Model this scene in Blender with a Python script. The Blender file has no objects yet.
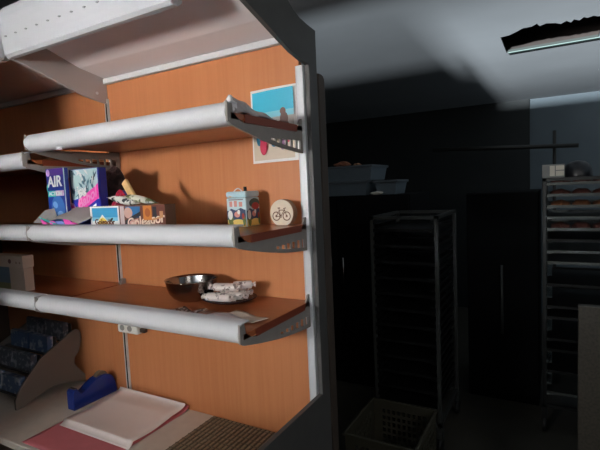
import bpy, bmesh, math, random
from mathutils import Vector, Matrix
random.seed(7)
S = bpy.context.scene
COL = S.collection
PI = math.pi

# ------------------------------------------------------------------ materials
def lin(c):
    return tuple(((x/255)/12.92 if x/255 <= .04045 else ((x/255+.055)/1.055)**2.4) for x in c)
MATS = {}
def mat(name, rgb, rough=.5, metal=0, noise=0, scale=20, bump=0, spec=.5, stretch=(1,1,1), trans=0, alpha=1, coat=0):
    if name in MATS: return MATS[name]
    m = bpy.data.materials.new(name); m.use_nodes = True
    nt = m.node_tree; b = nt.nodes['Principled BSDF']
    c = lin(rgb)
    b.inputs['Base Color'].default_value = (*c, 1)
    b.inputs['Roughness'].default_value = rough
    b.inputs['Metallic'].default_value = metal
    b.inputs['Specular IOR Level'].default_value = spec
    b.inputs['Coat Weight'].default_value = coat
    b.inputs['Transmission Weight'].default_value = trans
    b.inputs['Alpha'].default_value = alpha
    if noise or bump:
        tc = nt.nodes.new('ShaderNodeTexCoord'); mp = nt.nodes.new('ShaderNodeMapping')
        mp.inputs['Scale'].default_value = stretch
        nt.links.new(tc.outputs['Object'], mp.inputs['Vector'])
        n = nt.nodes.new('ShaderNodeTexNoise'); n.inputs['Scale'].default_value = scale
        n.inputs['Detail'].default_value = 5
        nt.links.new(mp.outputs['Vector'], n.inputs['Vector'])
        if noise:
            r = nt.nodes.new('ShaderNodeValToRGB')
            r.color_ramp.elements[0].position = .3; r.color_ramp.elements[1].position = .7
            r.color_ramp.elements[0].color = (*[x*(1-noise) for x in c], 1)
            r.color_ramp.elements[1].color = (*[min(1, x*(1+noise)) for x in c], 1)
            nt.links.new(n.outputs['Fac'], r.inputs['Fac'])
            nt.links.new(r.outputs['Color'], b.inputs['Base Color'])
        if bump:
            bp = nt.nodes.new('ShaderNodeBump'); bp.inputs['Strength'].default_value = bump
            bp.inputs['Distance'].default_value = .01
            nt.links.new(n.outputs['Fac'], bp.inputs['Height'])
            nt.links.new(bp.outputs['Normal'], b.inputs['Normal'])
    MATS[name] = m
    return m

def wood_mat(name, a, b_, stretch, rough=.42, coat=0.0):
    m = bpy.data.materials.new(name); m.use_nodes = True
    nt = m.node_tree; b = nt.nodes['Principled BSDF']; L = nt.links.new
    tc = nt.nodes.new('ShaderNodeTexCoord')
    def ns(sc, st, det):
        mp = nt.nodes.new('ShaderNodeMapping'); mp.inputs['Scale'].default_value = st
        L(tc.outputs['Object'], mp.inputs['Vector'])
        n = nt.nodes.new('ShaderNodeTexNoise'); n.inputs['Scale'].default_value = sc; n.inputs['Detail'].default_value = det
        n.inputs['Roughness'].default_value = .65
        L(mp.outputs['Vector'], n.inputs['Vector']); return n
    n1 = ns(9, stretch, 6); n2 = ns(60, stretch, 3)
    mx = nt.nodes.new('ShaderNodeMath'); mx.operation = 'MULTIPLY_ADD'; mx.inputs[1].default_value = .55
    L(n1.outputs['Fac'], mx.inputs[0])
    m2 = nt.nodes.new('ShaderNodeMath'); m2.operation = 'MULTIPLY'; m2.inputs[1].default_value = .45
    L(n2.outputs['Fac'], m2.inputs[0]); L(m2.outputs[0], mx.inputs[2])
    r = nt.nodes.new('ShaderNodeValToRGB')
    r.color_ramp.elements[0].position = .36; r.color_ramp.elements[1].position = .64
    r.color_ramp.elements[0].color = (*lin(a), 1); r.color_ramp.elements[1].color = (*lin(b_), 1)
    L(mx.outputs[0], r.inputs['Fac']); L(r.outputs['Color'], b.inputs['Base Color'])
    b.inputs['Roughness'].default_value = rough; b.inputs['Coat Weight'].default_value = coat
    MATS[name] = m; return m

WOOD = wood_mat('beech_laminate', (195,121,76), (206,135,89), (1,.2,.03))
BOARD = wood_mat('shelf_board', (156,86,50), (172,100,62), (.05,1,1), .3, .15)
EDGE = mat('board_edge', (136,66,46), .45)
WHITE = mat('white_metal', (206,206,208), .38, noise=.02, scale=8)
FASC = mat('fascia_white', (190,191,195), .45, noise=.02, scale=5)
CANOPY = mat('canopy_underside', (226,220,220), .55, noise=.03, scale=4)
ALU = mat('aluminium_upright', (218,220,224), .35, .25)
GREY = mat('grey_plastic', (150,142,136), .5, noise=.05, scale=40)
PANEL = mat('side_panel_grey', (78,77,75), .5, noise=.06, scale=20)
BLACK = mat('black_gap', (12,12,12), .6)
COUNTER = mat('counter_top', (206,195,182), .4, noise=.04, scale=30)
BASE = mat('base_dark', (88,68,54), .6, noise=.1)
DARKBROWN = mat('dark_brown_board', (66,56,48), .6, noise=.15, scale=12)

# ------------------------------------------------------------------ mesh helpers
def bx(bm, x0, x1, y0, y1, z0, z1, mi=0):
    v = [bm.verts.new(p) for p in ((x0,y0,z0),(x1,y0,z0),(x1,y1,z0),(x0,y1,z0),(x0,y0,z1),(x1,y0,z1),(x1,y1,z1),(x0,y1,z1))]
    fs = []
    for q in ((3,2,1,0),(4,5,6,7),(0,1,5,4),(1,2,6,5),(2,3,7,6),(3,0,4,7)):
        f = bm.faces.new([v[i] for i in q]); f.material_index = mi; fs.append(f)
    return v
def prism(bm, pts, axis, a, b, mi=0):
    """extrude a closed 2-D outline along an axis from a to b"""
    def P(p, t):
        return {'x': (t, p[0], p[1]), 'y': (p[0], t, p[1]), 'z': (p[0], p[1], t)}[axis]
    A = [bm.verts.new(P(p, a)) for p in pts]; B = [bm.verts.new(P(p, b)) for p in pts]
    n = len(pts)
    for i in range(n):
        bm.faces.new((A[i], A[(i+1) % n], B[(i+1) % n], B[i])).material_index = mi
    bm.faces.new(A[::-1]).material_index = mi; bm.faces.new(B).material_index = mi
def tube(bm, p0, p1, r, n=10, mi=0, r1=None):
    p0, p1 = Vector(p0), Vector(p1); d = (p1-p0).normalized()
    a = d.orthogonal().normalized(); b = d.cross(a)
    if r1 is None: r1 = r
    A = [bm.verts.new(p0+(a*math.cos(2*PI*i/n)+b*math.sin(2*PI*i/n))*r) for i in range(n)]
    B = [bm.verts.new(p1+(a*math.cos(2*PI*i/n)+b*math.sin(2*PI*i/n))*r1) for i in range(n)]
    for i in range(n):
        f = bm.faces.new((A[i], A[(i+1) % n], B[(i+1) % n], B[i])); f.material_index = mi; f.smooth = True
    bm.faces.new(A[::-1]).material_index = mi; bm.faces.new(B).material_index = mi
def lathe(bm, prof, c, n=40, mi=0):
    rings = []
    for r, z in prof:
        if r < 1e-5: rings.append([bm.verts.new((c[0], c[1], c[2]+z))])
        else: rings.append([bm.verts.new((c[0]+r*math.cos(2*PI*i/n), c[1]+r*math.sin(2*PI*i/n), c[2]+z)) for i in range(n)])
    for a, b in zip(rings, rings[1:]):
        for i in range(n):
            q = [a[i % len(a)], a[(i+1) % len(a)], b[(i+1) % len(b)], b[i % len(b)]]
            u = []
            for v in q:
                if v not in u: u.append(v)
            if len(u) > 2:
                f = bm.faces.new(u); f.smooth = True; f.material_index = mi
def grid(bm, nx, ny, fn, mi=0, smooth=True):
    V = [[bm.verts.new(fn(i/nx, j/ny)) for j in range(ny+1)] for i in range(nx+1)]
    for i in range(nx):
        for j in range(ny):
            f = bm.faces.new((V[i][j], V[i+1][j], V[i+1][j+1], V[i][j+1])); f.smooth = smooth; f.material_index = mi
    return V
def obj(name, bm, m, parent=None, bevel=0, seg=2, fix=True, solid=0):
    if fix: bmesh.ops.recalc_face_normals(bm, faces=bm.faces)
    me = bpy.data.meshes.new(name); bm.to_mesh(me); bm.free()
    for q in (m if isinstance(m, (list, tuple)) else [m]): me.materials.append(q)
    o = bpy.data.objects.new(name, me); COL.objects.link(o)
    if parent is not None:
        o.parent = parent
        bpy.context.view_layer.update()
        o.matrix_parent_inverse = parent.matrix_world.inverted()
    if solid:
        s = o.modifiers.new('thick', 'SOLIDIFY'); s.thickness = solid; s.offset = 0
    if bevel:
        b = o.modifiers.new('bevel', 'BEVEL'); b.width = bevel; b.segments = seg; b.limit_method = 'ANGLE'; b.angle_limit = .6
    return o
def box(name, x0, x1, y0, y1, z0, z1, m, parent=None, bevel=0):
    bm = bmesh.new(); bx(bm, x0, x1, y0, y1, z0, z1); return obj(name, bm, m, parent, bevel)
def tag(o, label, cat, group=None):
    o['label'] = label; o['category'] = cat
    if group: o['group'] = group
    return o
def thing(name, label, cat, loc=(0,0,0), group=None):
    o = bpy.data.objects.new(name, None); COL.objects.link(o); o.location = loc; o.empty_display_size = .05
    bpy.context.view_layer.update()
    return tag(o, label, cat, group)
def struct(o): o['kind'] = 'structure'; return o
def text_mesh(name, s, size, m, parent, origin, ux, uy, depth=.0006, shear=0, align='CENTER', bold=.0):
    cu = bpy.data.curves.new(name, 'FONT'); cu.body = s; cu.size = size; cu.extrude = depth; cu.shear = shear
    cu.align_x = align; cu.align_y = 'CENTER'; cu.offset = bold
    t = bpy.data.objects.new(name, cu); COL.objects.link(t)
    bpy.context.view_layer.update()
    me = bpy.data.meshes.new_from_object(t.evaluated_get(bpy.context.evaluated_depsgraph_get()))
    bpy.data.objects.remove(t); me.name = name
    ux, uy = Vector(ux).normalized(), Vector(uy).normalized(); uz = ux.cross(uy)
    M = Matrix((ux, uy, uz)).transposed().to_4x4(); M.translation = Vector(origin)
    me.transform(M); me.materials.clear(); me.materials.append(m)
    o = bpy.data.objects.new(name, me); COL.objects.link(o)
    if parent is not None:
        o.parent = parent; bpy.context.view_layer.update(); o.matrix_parent_inverse = parent.matrix_world.inverted()
    return o
def decal(name, parent, origin, ux, uy, items, thick=.0005):
    """printed artwork: flat coloured shapes on one face, one mesh"""
    bm = bmesh.new(); ms = []
    ux, uy = Vector(ux), Vector(uy); n = ux.cross(uy).normalized(); origin = Vector(origin)
    for k, (m, pts) in enumerate(items):
        if m not in ms: ms.append(m)
        off = n*(.0003+thick*.4*k)
        f = bm.faces.new([bm.verts.new(origin+ux*u+uy*v+off) for u, v in pts]); f.material_index = ms.index(m)
    return obj(name, bm, ms, parent, fix=False)
def ell(cx, cy, rx, ry, n=18, rot=0):
    return [(cx+rx*math.cos(t)*math.cos(rot)-ry*math.sin(t)*math.sin(rot), cy+rx*math.cos(t)*math.sin(rot)+ry*math.sin(t)*math.cos(rot)) for t in [2*PI*i/n for i in range(n)]]
def rect(x0, y0, x1, y1): return [(x0,y0),(x1,y0),(x1,y1),(x0,y1)]
def copy_tree(o, dx, parent=None):
    c = o.copy(); COL.objects.link(c)
    if parent is None: c.location = Vector(o.location)+Vector(dx)
    else: c.parent = parent
    for ch in list(o.children): copy_tree(ch, dx, c)
    return c

# ------------------------------------------------------------------ dimensions
XR, XD, XL = -.726, -1.69, -2.655          # right post, divider, left post
YB = 1.338                                  # face of the back panels
ZC = .80                                    # counter height

# ------------------------------------------------------------------ room
FLOOR = mat('floor_tile', (62,59,52), .45, noise=.12, scale=6)
CEIL = mat('ceiling_paint', (176,180,184), .8, noise=.05, scale=2)
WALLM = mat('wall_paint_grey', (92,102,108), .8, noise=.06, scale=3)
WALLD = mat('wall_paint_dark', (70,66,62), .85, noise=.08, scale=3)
struct(box('floor', -4.2, 2.4, -5.2, 6.4, -.1, 0, FLOOR))
# ceiling with a ragged opening cut through it
hx0, hx1, hyf = -.322, .262, 3.86
near = [(-.322,3.42),(-.27,3.41),(-.22,3.36),(-.18,3.31),(-.13,3.31),(-.10,3.27),(-.085,3.33),(-.05,3.30),(.0,3.33),(.03,3.37),(.06,3.33),(.085,3.38),(.10,3.33),(.13,3.37),(.15,3.32),(.17,3.35),(.20,3.33),(.225,3.36),(.262,3.37)]
bm = bmesh.new()
X0, X1, Y0, Y1 = -4.2, 2.4, -5.2, 6.4
def lay(z, flip):
    V = lambda x, y: bm.verts.new((x, y, z))
    qs = [[(X0,Y0),(hx0,Y0),(hx0,Y1),(X0,Y1)], [(hx1,Y0),(X1,Y0),(X1,Y1),(hx1,Y1)], [(hx0,hyf),(hx1,hyf),(hx1,Y1),(hx0,Y1)]]
    for a, b in zip(near, near[1:]): qs.append([(a[0],Y0),(b[0],Y0),b,a])
    for q in qs: bm.faces.new([V(*p) for p in (q[::-1] if flip else q)])
lay(2.65, True); lay(2.67, False)
loop = near+[(hx1,hyf),(hx0,hyf)]
for a, b in zip(loop, loop[1:]+loop[:1]):
    bm.faces.new([bm.verts.new(p) for p in ((a[0],a[1],2.65),(b[0],b[1],2.65),(b[0],b[1],2.67),(a[0],a[1],2.67))]).material_index = 1
struct(obj('ceiling', bm, [CEIL, mat('ceiling_core', (46,50,48), .9, spec=.1)], fix=False))
# dark recess above the opening
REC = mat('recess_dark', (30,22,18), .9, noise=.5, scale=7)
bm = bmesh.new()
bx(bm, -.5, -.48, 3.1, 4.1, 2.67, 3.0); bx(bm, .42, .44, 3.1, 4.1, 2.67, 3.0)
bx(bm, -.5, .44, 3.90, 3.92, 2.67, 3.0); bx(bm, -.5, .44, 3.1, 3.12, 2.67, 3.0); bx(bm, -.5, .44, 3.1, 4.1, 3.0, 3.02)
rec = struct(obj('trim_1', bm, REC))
bm = bmesh.new()
bx(bm, hx0+.012, hx1+.03, hyf-.010, hyf+.022, 2.644, 2.6495)
struct(obj('trim_2', bm, mat('opening_frame', (74,90,86), .5, 0, spec=.2)))
struct(box('wall_back', -4.2, 2.4, 6.3, 6.4, 0, 2.65, WALLM))
struct(box('wall_right', 2.3, 2.4, -5.2, 6.3, 0, 2.65, WALLM))
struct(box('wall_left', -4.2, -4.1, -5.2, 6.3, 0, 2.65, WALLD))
struct(box('wall_behind', -4.1, 2.3, 1.50, 1.58, 0, 2.65, WALLD)) if False else None
# unseen blockers behind and beside the camera, added to shape the light
bm = bmesh.new()
# closed wall; its upper gap and step are shaped to cut the ceiling light
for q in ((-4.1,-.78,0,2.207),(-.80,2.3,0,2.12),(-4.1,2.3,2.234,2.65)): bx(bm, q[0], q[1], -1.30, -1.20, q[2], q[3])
struct(obj('light_mask_wall', bm, WALLD))
struct(box('shade_blocker', -3.2, -1.64, .18, .24, 0, 2.65, WALLD))  # out of view, added to throw the left bay into shadow
# shade over the left of the back wall, painted as a dark sheet
struct(box('back_wall_shade', -4.1, -.27, 6.24, 6.3, 0, 2.65, mat('wall_shade_tone', (18,24,25), .7, noise=.15, scale=5)))

# ------------------------------------------------------------------ shelving unit (right bay), left bay
def arm_outline():
    low = [(.80,2.232),(.86,2.222),(.935,2.206),(.99,2.194),(1.065,2.170),(1.155,2.140),(1.23,2.117),(1.30,2.104),(1.338,2.10)]
    up = [(1.395,2.222),(1.338,2.227),(1.29,2.234),(1.251,2.247),(1.218,2.267),(1.18,2.300),(1.12,2.345),(1.04,2.375),(.80,2.375)]
    return low, up
def side_panel(parent, xa, xb, rear=1.395, name='side_panel'):
    low, up = arm_outline()
    up = [(rear, up[0][1])]+up[1:]
    pts = low+[(1.338,.984),(.86,.985),(.86,.0),(rear,.0)]+up
    bm = bmesh.new(); prism(bm, pts, 'x', xa, xb)
    return obj(name, bm, PANEL, parent, .0015)
def upright(parent, xc, w=.024, name='upright'):
    bm = bmesh.new(); bx(bm, xc-w/2, xc+w/2, YB-.012, YB+.03, ZC, 2.10)
    u = obj(name, bm, ALU, parent, .002)
    return u
def canopy(parent, x0, x1, fx):
    # sloping underside, folded
    bm = bmesh.new()
    pts = [(1.336,2.203),(1.21,2.226),(1.063,2.276),(.965,2.312),(.965,2.328),(1.063,2.296),(1.21,2.246),(1.336,2.223)]
    prism(bm, pts, 'x', x0, x1)
    c = obj('canopy', bm, CANOPY, parent)
    bm = bmesh.new()
    prof = [(.965,2.215),(.948,2.203),(.932,2.203),(.922,2.212),(.917,2.24),(.914,2.33),(.918,2.36),(.93,2.375),(1.0,2.375),(1.0,2.365),(.94,2.365),(.93,2.35),(.932,2.24),(.942,2.222),(.965,2.225)]
    prism(bm, prof, 'x', x0, fx-.03)
    bmesh.ops.recalc_face_normals(bm, faces=bm.faces)
    # rounded end of the fascia
    qp = [(fx-.03,2.204)]+[(fx-.03+.03*math.sin(t), 2.234-.03*math.cos(t)) for t in [PI/2*i/6 for i in range(1,7)]]+[(fx,2.375),(fx-.03,2.375)]
    prism(bm, qp, 'y', .917, .932)
    f = obj('fascia', bm, FASC, parent)
    n = int((fx-.03-x0)/.061)
    for i in range(n):
        x = x0+.03+i*.061
        bm = bmesh.new(); prism(bm, ell(x, 2.269, .0058, .0024, 10), 'y', .9125, .918)
        obj('slot', bm, mat('slot_dark', (140,144,144), .7), f)
    bm = bmesh.new(); bx(bm, x0, x1, YB-.022, YB-.001, 2.180, 2.203)
    obj('trim_strip', bm, WHITE, parent, .003)
    bm = bmesh.new(); bx(bm, x0, x1, .99, 1.336, 2.35, 2.36); obj('canopy_top', bm, CANOPY, parent)
    return f

unit = thing('shelving_unit', 'tall bakery shelving unit with orange wood back panel and curved grey side panel', 'shelving unit', ((XR+XD)/2, 1.34, 0))
box('back_panel', XD, XR-.012, YB, YB+.02, ZC-.05, 2.21, WOOD, unit)
upright(unit, XR-.004)
bm = bmesh.new(); bx(bm, XR-.0215, XR-.018, YB-.008, YB, ZC, 2.10); obj('edge_strip', bm, WHITE, unit)
bm = bmesh.new(); bx(bm, XR-.0265, XR-.0218, YB-.003, YB, ZC, 2.10) if False else bx(bm, XR-.018, XR-.016, YB-.004, YB, ZC, 2.10); obj('upright_groove', bm, BLACK, unit)
side_panel(unit, XR+.010, XR+.026)
canopy(unit, XD+.004, XR+.008, XR-.130)
uleft = thing('shelving_unit', 'dim left bay of the bakery shelving, wood back panel in shadow', 'shelving unit', ((XL+XD)/2, 1.34, 0))
box('back_panel', XL, XD-.012, YB, YB+.02, ZC-.05, 2.21, WOOD, uleft)
bm = bmesh.new(); bx(bm, XD-.0115, XD-.007, YB-.010, YB+.02, ZC, 2.12); bx(bm, XD+.003, XD+.0075, YB-.010, YB+.0, ZC, 2.12)
obj('upright', bm, ALU, uleft)
bm = bmesh.new(); bx(bm, XD-.0068, XD+.0028, YB-.0092, YB+.0, ZC, 2.12); obj('upright_groove', bm, BLACK, uleft)
# curved arm between the bays
low, up = arm_outline()
bm = bmesh.new()
prism(bm, low[2:]+[(1.336,2.206),(1.21,2.229),(1.063,2.279),(.965,2.314)], 'x', XD-.012, XD+.002)
arm = obj('canopy_arm', bm, mat('arm_grey', (176,168,164), .45), uleft, .002)
bm = bmesh.new(); tube(bm, (XD+.002,1.285,2.138), (XD+.0045,1.285,2.138), .006, 12); obj('screw', bm, ALU, arm)
cl = canopy(uleft, XL, XD-.014, XD-.014)
# rounded drop of the left fascia beyond the arm
bm = bmesh.new()
cap = [(XD-.014,2.235),(XD-.014,2.205)]+[(XD-.014-.07*math.sin(t), 2.205-.085*(1-math.cos(t))) for t in [PI/2*i/10 for i in range(1, 11)]]+[(XL,2.12),(XL,2.235)]
prism(bm, cap, 'y', .916, .93); obj('fascia_skirt', bm, FASC, cl)
# end panel of the left bay
bm = bmesh.new(); bx(bm, XL-.02, XL, 1.0, 1.36, 0, 2.2); obj('side_panel', bm, mat('left_end_panel', (70,58,50), .6), uleft)

# base cabinet + worktop
base = thing('counter_base', 'brown base cabinet under the pale worktop', 'cabinet', (-1.7, 1.1, 0))
box('front_panel', XL, XR+.008, .885, .905, .08, ZC-.03, BASE, base)
box('cabinet_body', XL, XR+.008, .905, 1.33, .08, ZC-.03, BASE, base)
box('plinth', XL, XR+.008, .95, 1.33, 0, .08, BLACK, base)
wt = tag(box('worktop', XL, XR+.008, .86, YB-.001, ZC-.03, ZC, COUNTER, None, .004), 'continuous pale beige worktop under the shelves', 'worktop')

# ------------------------------------------------------------------ shelves
def bullnose():
    f = []
    for i in range(13):
        t = PI/2+PI*i/12
        f.append((.962+.030*math.cos(t)*1.05, .03*math.sin(t)))
    return f+[(.985,-.03),(.985,-.026),(.968,-.026)]+[(.962+.026*math.cos(t)*1.05, .026*math.sin(t)) for t in [PI*1.5-PI*i/12 for i in range(13)]]+[(.985,.026),(.985,.03)]
def bracket_bm(xa, xb):
    """side plate: full height at the nose, lower under the board, deep at the rear, six slots"""
    ys = [.934,.938,.943,.949,.956,.965,.978,.990,1.004,1.012,1.06,1.11,1.135,1.158,1.166,1.188,1.196,1.220,1.228,1.252,1.260,1.284,1.292,1.312,1.318,1.330]
    def top(y):
        if y <= 1.004: return -.022+.052*max(0, (1.004-y)/.070)**1.7
        if y <= 1.284: return -.022
        return -.022+.045*min(1, (y-1.284)/.034)
    def bot(y):
        t = (y-.934)/.4
        return -.024-.062*t**1.0-.010*math.sin(PI*min(1, t*1.0))-(.004 if y > .945 else 0)
    slots = [(1.135,1.158,.008),(1.166,1.188,.013),(1.196,1.220,.018),(1.228,1.252,.022),(1.260,1.284,.026),(1.292,1.312,.028)]
    bm = bmesh.new()
    for a, b in zip(ys, ys[1:]):
        sl = next((s for s in slots if abs(s[0]-a) < 1e-4), None)
        segs = [(bot(a), bot(b), top(a), top(b))]
        if sl:
            ca, cb = bot(a)+.011, bot(b)+.011
            segs = [(bot(a), bot(b), ca, cb), (ca+sl[2], cb+sl[2], top(a), top(b))]
        for (za, zb, ta, tb) in segs:
            v = [bm.verts.new(p) for p in ((xa,a,za),(xa,b,zb),(xa,b,tb),(xa,a,ta),(xb,a,za),(xb,b,zb),(xb,b,tb),(xb,a,ta))]
            for q in ((0,1,2,3),(7,6,5,4),(0,4,5,1),(2,6,7,3),(1,5,6,2),(3,7,4,0)): bm.faces.new([v[i] for i in q])
    return bm
def make_shelf(x0, x1, T, label):
    t = thing('wall_shelf', label, 'shelf', ((x0+x1)/2, 1.33, T), 'shelves of the bakery unit')
    o = t.location
    bm = bmesh.new(); bx(bm, x0+.006, x1-.003, .948, 1.332, T-.016, T); b = obj('shelf_board', bm, BOARD, t)
    bm = bmesh.new(); bx(bm, x1-.003, x1+.001, 1.004, 1.286, T-.0215, T+.0005); obj('board_end', bm, EDGE, b)
    bm = bmesh.new(); prism(bm, bullnose(), 'x', x0, x1-.009); r = obj('front_rail', bm, WHITE, t)
    for f in r.data.polygons: f.use_smooth = True
    em = r.modifiers.new('edge', 'EDGE_SPLIT'); em.split_angle = .7
    r.data.transform(Matrix.Translation((0,0,T)))
    bm = bmesh.new(); prism(bm, [(.962+.0305*math.cos(PI/2+PI*i/16), .0285*math.sin(PI/2+PI*i/16)) for i in range(17)]+[(.984,-.0285),(.984,-.002),(.968,-.002)], 'x', x1-.0100, x1-.0091)
    bmesh.ops.translate(bm, verts=bm.verts, vec=(0,0,T-.0005)); obj('end_cap', bm, GREY, r)
    for xa, xb in ((x1-.009, x1-.003), (x0+.001, x0+.005)):
        bm = bracket_bm(xa, xb); bmesh.ops.translate(bm, verts=bm.verts, vec=(0,0,T)); obj('bracket', bm, GREY, t)
    return t
make_shelf(XD+.052, XR, 1.903, 'top shelf of the right bay with white rounded front rail')
make_shelf(XD+.02, XR, 1.578, 'middle shelf of the right bay holding candy boxes and tin')
make_shelf(XD+.03, XR, 1.314, 'lowest shelf of the right bay holding steel bowl and plate')
make_shelf(XL+.01, XD+.036, 1.846, 'top shelf of the dim left bay, set lower than its neighbour')
make_shelf(XL+.01, XD+.019, 1.578, 'middle shelf of the dim left bay, empty')
make_shelf(XL+.01, XD+.029, 1.314, 'lowest shelf of the dim left bay, carrying a pale carton')
bm = bmesh.new()
lathe(bm, [(0,0),(.008,0),(.011,.004),(.011,.008),(0,.008)], (-1.470,.955,1.866), 14)
tag(obj('cap_screw', bm, ALU), 'small shiny screw cap under the top shelf rail, at left', 'screw')

# ------------------------------------------------------------------ poster
pw, ph = .185, .252
B = lambda n, c, r=.45: mat('print_'+n, c, r)
SKY, SKY2, HAZE, SAND, PINKF, TEALF, BROWN, WHT = B('sky',(64,186,216)), B('sky_pale',(130,205,220)), B('haze',(186,178,170)), B('sand',(212,196,176)), B('pinkred',(206,60,92)), B('teal',(40,130,160)), B('brown',(120,92,84)), B('white',(232,230,226))
poster = thing('poster', 'glossy beach photo poster with white border taped to the wood panel', 'poster', (-.842, YB, 1.79))
bm = bmesh.new()
Pw = lambda u, v: (-.935+.186*u+.004*(1-v)*0, YB-.003-.004*math.sin(PI*u)-.004*(1-v)**2, 1.792+.253*v+.002*u)
grid(bm, 10, 10, Pw); obj('paper', bm, WHT, poster, fix=True)
def curved(items):
    bm = bmesh.new(); ms = []
    for k, (m, pts) in enumerate(items):
        if m not in ms: ms.append(m)
        vs = []
        for u, v in pts:
            x, y, z = Pw(u, v); vs.append(bm.verts.new((x, y-.0008-.0002*k, z)))
        f = bm.faces.new(vs); f.material_index = ms.index(m)
    return bm, ms
def dense(p):                         # subdivide outline so that it follows the sheet
    out = []
    for a, b in zip(p, p[1:]+p[:1]):
        for i in range(4): out.append((a[0]+(b[0]-a[0])*i/4, a[1]+(b[1]-a[1])*i/4))
    return out
items = []
for i in range(8):                    # picture ground in strips so the sheet's curl is kept
    u0, u1 = .04+.92*i/8, .04+.92*(i+1)/8
    items += [(SKY, rect(u0,.80,u1,.965)), (SKY, rect(u0,.68,u1,.80)), (SKY2, rect(u0,.60,u1,.68)), (HAZE, rect(u0,.42,u1,.60)), (HAZE, rect(u0,.30,u1,.42)), (SAND, rect(u0,.035,u1,.30))]
for f in [(BROWN, ell(.74,.66,.06,.05)), (BROWN, ell(.76,.56,.085,.09)), (BROWN, ell(.74,.47,.12,.09)), (TEALF, ell(.20,.33,.06,.10)), (PINKF, ell(.30,.22,.085,.12)), (PINKF, ell(.27,.32,.05,.08)), (WHT, ell(.45,.33,.05,.09)), (BROWN, ell(.58,.36,.05,.08)), (B('violet',(150,110,150)), ell(.72,.26,.07,.11)), (PINKF, ell(.84,.32,.05,.08)), (TEALF, ell(.54,.24,.06,.04)), (BROWN, ell(.40,.42,.05,.05))]: items.append(f)
bm, ms = curved(items); obj('printed_picture', bm, ms, poster, fix=False)

# crumpled bag at the end of the top shelf
def crumple(name, c, sx, sy, sz, seed, m, parent=None, sub=3, amp=.28):
    bm = bmesh.new(); bmesh.ops.create_icosphere(bm, subdivisions=sub, radius=1)
    rr = random.Random(seed); dirs = [(Vector((rr.uniform(-1,1), rr.uniform(-1,1), rr.uniform(-1,1))).normalized(), rr.uniform(2,7), rr.uniform(0,6)) for _ in range(7)]
    for v in bm.verts:
        k = 1+amp*sum(math.sin(v.co.dot(d)*f+p) for d, f, p in dirs)/3
        p = v.co*k
        v.co = Vector((c[0]+p.x*sx, c[1]+p.y*sy, max(c[2]+p.z*sz, c[2]-sz*.8)))
    return obj(name, bm, m, parent)
PLA = mat('clear_bag', (214,206,206), .25, noise=.1, scale=60, trans=.35)
bag = thing('plastic_bag', 'crumpled whitish plastic bag on the end of the top shelf', 'bag', (-.75,1.02,1.905))
crumple('bag_knot', (-.752,.975,1.924), .016, .018, .026, 3, mat('white_bag',(226,222,224),.4), bag)
bm = bmesh.new()
grid(bm, 14, 10, lambda u, v: (-.772+.04*v+.004*math.sin(9*u), .975+.20*u, 1.907+.046*(1-u)**.8*(1-abs(2*v-1)**2)+.003*math.sin(14*u+5*v)))
obj('bag_sheet', bm, PLA, bag, solid=.001)

# ------------------------------------------------------------------ tin, wooden disc
T2 = 1.5785
tin = thing('storage_tin', 'colourful square tin printed with a beach hut scene, black knob on its lid', 'tin', (-.925,1.255,T2))
tx0, tx1, ty0, ty1 = -.975, -.893, 1.215, 1.295
box('tin_body', tx0, tx1, ty0, ty1, T2, T2+.098, B('pale_sky',(196,220,226)), tin, .005)
box('lid', tx0-.0012, tx1+.0012, ty0-.0012, ty1+.0012, T2+.099, T2+.119, B('lid_sky',(182,214,224),.3), tin, .006)
bm = bmesh.new(); tube(bm, (tx1-.022,1.245,T2+.118), (tx1-.022,1.245,T2+.134), .0055, 14); obj('knob', bm, BLACK, tin)
bm = bmesh.new()
pts = [Vector((tx0+.012+.035*i/10, 1.245, T2+.119+.010*math.sin(PI*i/10))) for i in range(11)]
for a, b in zip(pts, pts[1:]): tube(bm, a, b, .002, 8)
obj('handle', bm, ALU, tin)
YEL, GRN, NAVY, RED, ORA, SALM = B('yellow',(226,196,104)), B('olive',(98,110,52)), B('navy',(58,72,104)), B('red',(170,58,50)), B('orange',(238,176,70)), B('salmon',(220,150,140))
def hut(o, ux, uy, dark):
    w = .082
    it = [(YEL, rect(.002,.002,w-.002,.024)), (NAVY, [(.002,.024),(w-.002,.018),(w-.002,.058),(.002,.054)]), (NAVY, [(.002,.046),(.02,.062),(.04,.055),(.06,.064),(w-.002,.056),(w-.002,.045),(.002,.04)]),
          (GRN, ell(.018,.022,.011,.02)), (WHT, ell(.016,.04,.010,.016)), (SALM, ell(.045,.042,.012,.01)), (WHT, ell(.052,.05,.006,.008)), (YEL, ell(.05,.018,.024,.008)), (GRN, ell(.074,.02,.006,.016)), (RED, ell(.070,.036,.005,.01))]
    return it
decal('printed_scene', tin, (tx0, ty0-.0002, T2), (1,0,0), (0,0,1), hut(0,0,0,0))
decal('printed_scene', tin, (tx1+.0002, ty0, T2), (0,1,0), (0,0,1), [(m, [(u*.95,v) for u, v in p]) for m, p in hut(0,0,0,1)]+[(B('deep_green',(64,88,80)), ell(.045,.078,.03,.016)), (RED, ell(.05,.068,.022,.012))])
decal('printed_scene', tin, (tx0, ty0-.0003, T2+.062), (1,0,0), (0,0,1), [(ORA, ell(.018,.046,.009,.007)), (YEL, ell(.018,.046,.005,.004)), (SALM, rect(.014,.006,.026,.024)), (SALM, rect(.034,.006,.046,.026)), (SALM, rect(.054,.006,.068,.022)), (B('roof',(120,110,116)), rect(.012,.028,.072,.031)), (WHT, rect(.028,.004,.032,.026))])

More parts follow.
